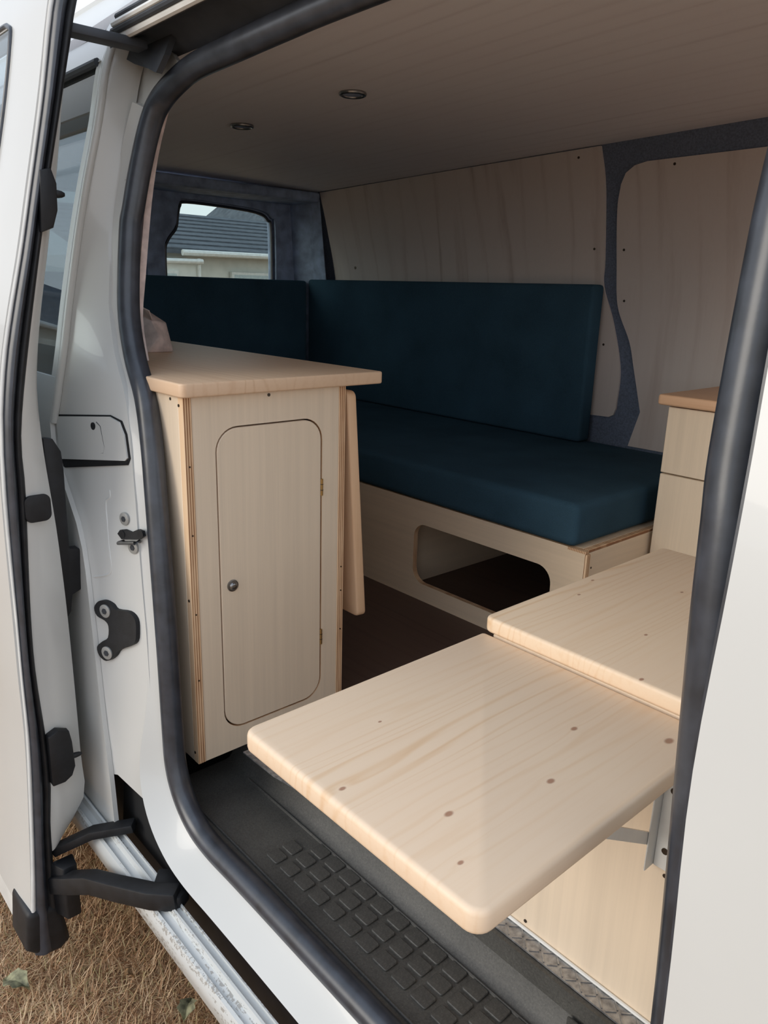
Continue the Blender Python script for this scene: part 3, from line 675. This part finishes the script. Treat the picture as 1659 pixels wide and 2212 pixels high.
# centre hinge carriage between the door and the body
hg = slab('hinge_carriage', [(.495,.70),(.515,.695),(.529,.668),(.531,.63),(.528,.462),(.545,.460),(.556,.449),(.556,.381),(.545,.366),(.526,.358),(.520,.322),(.505,.30),(.495,.33)], 0, -1.575, -1.553, 'black_plastic', door, bevel=.004)
# upper and lower roller arms reaching into the body tracks
ua = mesh('upper_arm', [(x, y, z) for x, y in ((-1.505,.585),(-1.545,.585),(-1.50,.735),(-1.54,.735)) for z in (1.418,1.434)], [(0,1,3,2),(4,6,7,5),(0,4,5,1),(2,3,7,6),(0,2,6,4),(1,5,7,3)], 'grey_plastic', door, bevel=.003)
la = sweep('lower_arm', [(-1.515,.412,-.290),(-1.44,.430,-.250),(-1.371,.450,-.212),(-1.296,.470,-.187),(-1.199,.505,-.159),(-1.16,.54,-.155)], [(-.018,-.020),(.018,-.020),(.018,.020),(-.018,.020)], 'black_plastic', door, up=(0,0,1), smooth=False, bevel=.004)
slab('roller_block', [(-1.255,.545),(-1.225,.575),(-1.165,.565),(-1.15,.54),(-1.17,.510),(-1.225,.520)], 2, -.183, -.150, 'black_plastic', door, bevel=.006)
sweep('stay_arm', [(-1.52,.425,-.215),(-1.46,.49,-.165),(-1.40,.56,-.145)], [(-.015,-.010),(.015,-.010),(.015,.010),(-.015,.010)], 'black_plastic', door, up=(0,0,1), smooth=False, bevel=.003)
slab('arm_mount', [(-1.50,.405),(-1.50,.455),(-1.46,.450),(-1.46,.420)], 2, -.36, -.225, 'black_plastic', door, bevel=.004)

# ------------------------------------------------------------------ ground, grass, leaves
GZ = -.66
ground = struct(mesh('ground', [(-60,-60,GZ),(60,-60,GZ),(60,60,GZ),(-60,60,GZ)], [(0,1,2,3)], 'soil'))
def make_grass():
    rnd = random.Random(3); V = []; F = []; C = []
    for i in range(120000):
        near = i < 75000
        x = rnd.uniform(-3.0,-.85) if near else rnd.uniform(-4.6,.9); y = rnd.uniform(.12,1.05) if near else rnd.uniform(-1.3,.6)
        a = rnd.uniform(0, 2*math.pi); L = rnd.uniform(.02,.065); w = rnd.uniform(.0008,.0022)
        el = rnd.choice((.25,.5,.9))*rnd.uniform(.5,1.3); bend = rnd.uniform(-1.5,1.0); c = rnd.random()
        d = Vector((math.cos(a), math.sin(a), 0)); s_ = Vector((-d.y, d.x, 0))*w; p = Vector((x, y, GZ-.002)); b = len(V)
        turn = rnd.uniform(-1.2,1.2)
        for k in range(4):
            q = 1-.28*k; V += [p-s_*q, p+s_*q]; C += [c, c]
            e2 = el+bend*k/3; dd = Vector((math.cos(a+turn*k/3), math.sin(a+turn*k/3), 0))
            p = p+(dd*math.cos(e2)+Vector((0,0,math.sin(e2))))*(L/3)
            if p.z < GZ+.001: p.z = GZ+.001+rnd.random()*.004
        F += [(b+2*k, b+2*k+1, b+2*k+3, b+2*k+2) for k in range(3)]
    me = bpy.data.meshes.new('grass'); me.from_pydata([tuple(v) for v in V], [], F)
    at = me.attributes.new('blade', 'FLOAT', 'POINT'); at.data.foreach_set('value', C)
    me.materials.append(MAT['dry_grass']); o = bpy.data.objects.new('grass', me); link(o, (0,0,0), None)
    tag(o, 'dry matted straw-coloured grass around the van', 'grass', kind='stuff')
make_grass()
def leaf(x, y, rz, size, m, lab, tilt=.25):
    V = []; n = 7
    for i in range(n):
        t = i/(n-1); w = size*.34*math.sin(math.pi*min(1, t*1.05))**.8*(1+.18*(-1)**i); z = .012+.018*math.sin(math.pi*t)
        for s_ in (-1, 0, 1): V.append(Vector((size*(t-.5), s_*w, z+abs(s_)*.010*tilt*4)))
    R = Matrix.Rotation(rz, 3, 'Z'); V = [R@v+Vector((x, y, GZ+.022)) for v in V]
    F = [(i*3+j, i*3+j+1, i*3+j+4, i*3+j+3) for i in range(n-1) for j in range(2)]
    bm = bmesh.new(); bv = [bm.verts.new(v) for v in V]
    for f in F: bm.faces.new([bv[i] for i in f])
    r = bmesh.ops.extrude_face_region(bm, geom=list(bm.faces))
    for g in r['geom']:
        if isinstance(g, bmesh.types.BMVert): g.co.z += .0008
    o = finish('fallen_leaf', bm, m, None, smooth=True); tag(o, lab, 'leaf', 'fallen leaves on the grass')
leaf(-1.625,.335,.6,.075,'leaf_green','pale green fallen leaf at the lower left corner of the grass')
leaf(-1.30,.612,2.4,.06,'leaf_green','small green fallen leaf on the grass close to the sill')
leaf(-1.47,.545,1.1,.028,'leaf_brown','tiny brown fallen leaf near the door roller arm')

# ------------------------------------------------------------------ bungalow seen through the rear window
hs = thing('bungalow', 'white rendered bungalow with a dark roof, beyond the rear window', 'house', (-17,9,GZ))
box('wall', (-21,7.2,GZ), (-15.1,15,1.60), 'render_wall', hs, bevel=0)
box('porch_wall', (-15.05,5.6,GZ), (-14.7,8.0,1.38), 'render_wall', hs, bevel=0)
def roof_slope(y0, y1, ze, zr, name):
    x0, x1 = -14.75, -18.2; n = 9
    rf = mesh(name, [(x0,y0,ze),(x0,y1,ze),(x1,y1,zr),(x1,y0,zr),(x0,y0,ze-.08),(x0,y1,ze-.08),(x1,y1,zr-.08),(x1,y0,zr-.08)], [(0,1,2,3),(7,6,5,4),(0,4,5,1),(1,5,6,2),(2,6,7,3),(3,7,4,0)], 'roof_tile', hs)
    for i in range(n):
        t = i/n; t2 = (i+.9)/n
        A = (x0+(x1-x0)*t, ze+(zr-ze)*t+.035); B = (x0+(x1-x0)*t2, ze+(zr-ze)*t2+.012)
        mesh('tile_course', [(A[0],y0,A[1]),(A[0],y1,A[1]),(B[0],y1,B[1]),(B[0],y0,B[1]),(A[0],y0,A[1]-.03),(A[0],y1,A[1]-.03),(B[0],y1,B[1]-.03),(B[0],y0,B[1]-.03)],
             [(0,1,2,3),(7,6,5,4),(0,4,5,1),(1,5,6,2),(2,6,7,3),(3,7,4,0)], 'roof_tile', rf)
    return rf
roof_slope(5.6, 18.0, 1.66, 2.64, 'roof')
mesh('rear_roof', [(-18.6,12.1,1.8),(-18.6,24,1.8),(-25,24,1.8),(-25,12.1,1.8),(-21.5,15.4,5.4),(-21.5,21,5.4)], [(0,1,5,4),(1,2,5),(2,3,4,5),(3,0,4),(3,2,1,0)], 'roof_tile', hs)
sweep('gutter', [(-14.68,7.7,1.60),(-14.68,15,1.66)], circ(.06, 8), 'gutter_white', hs, up=(0,0,1))
sweep('gutter', [(-14.6,5.6,1.40),(-14.6,8.1,1.44)], circ(.05, 8), 'gutter_white', hs, up=(0,0,1))
sweep('downpipe', [(-14.66,8.05,1.5),(-14.66,8.05,GZ)], circ(.035, 8), 'gutter_white', hs)
wd = box('window', (-15.08,9.0,.2), (-14.98,11.2,1.28), 'gutter_white', hs, bevel=.01)
for y0, y1 in ((9.06,10.06),(10.14,11.14)): box('pane', (-14.985,y0,.26), (-14.972,y1,1.22), 'privacy_glass', wd, bevel=0)
wd = box('window', (-14.72,6.2,.3), (-14.66,7.6,1.25), 'gutter_white', hs, bevel=.01)
box('pane', (-14.668,6.26,.36), (-14.652,7.54,1.19), 'privacy_glass', wd, bevel=0)

# ------------------------------------------------------------------ neighbouring bungalow behind the door, mirrored in the van's side glass
nb = thing('bungalow', 'pale neighbouring bungalow with a grey roof, mirrored in the side glass', 'house', (-17,-6,GZ))
box('wall', (-21,-11,GZ), (-14.6,-1.2,1.62), 'render_wall', nb, bevel=0)
mesh('roof', [(-14.2,-11.4,1.6),(-14.2,-.8,1.6),(-17.8,-2.6,2.8),(-17.8,-9.6,2.8),(-21.4,-11.4,1.6),(-21.4,-.8,1.6)], [(0,1,2,3),(4,3,2,5),(0,3,4),(1,5,2),(0,4,5,1)], 'roof_tile', nb)
wd = box('window', (-14.62,-6,.3), (-14.52,-4.2,1.5), 'gutter_white', nb, bevel=.01); box('pane', (-14.525,-5.9,.4), (-14.51,-4.3,1.4), 'privacy_glass', wd, bevel=0)
sweep('gutter', [(-14.15,-11.4,1.6),(-14.15,-.8,1.6)], circ(.06, 8), 'gutter_white', nb, up=(0,0,1))

# ------------------------------------------------------------------ labels of the setting
for nm, lab, cat in (
    ('floor', 'dark brown wood-look floor of the van', 'floor'), ('wall_far', 'grey carpeted far side wall with plywood panels', 'wall'),
    ('ceiling', 'pale boarded ceiling with two recessed lights', 'ceiling'), ('wall_rear', 'grey lined back doors with rounded windows', 'wall'),
    ('window_1', 'rear door window showing the bungalow outside', 'window'), ('window_2', 'side window behind the open sliding door', 'window'),
    ('window_3', 'rear door window hidden behind the door pillar', 'window'), ('pillar_1', 'white painted door pillar with striker and bolted bracket', 'pillar'),
    ('sill_1', 'white painted flange sweeping from the pillar along the sill', 'sill'), ('sill_2', 'white grooved rail below the door sill', 'sill'),
    ('wall_side', 'white outer panel behind the sliding door', 'wall'), ('roof', 'white van roof', 'roof'), ('beam_1', 'dark track channel above the doorway', 'beam'),
    ('trim_7', 'thick dark rubber seal all round the doorway', 'seal'), ('wall_front_side', 'plain white body panel at the right edge', 'wall'),
    ('trim_1', 'grey corner post lining beside the rear window', 'trim'), ('trim_2', 'grey header lining above the rear window', 'trim'),
    ('wall_near', 'thin pale board edge just inside the door seal', 'wall'), ('ground', 'dry brown ground under the grass', 'ground'), ('wall_step', 'black riser at the back of the step', 'wall')):
    if nm in bpy.data.objects: tag(bpy.data.objects[nm], lab, cat)
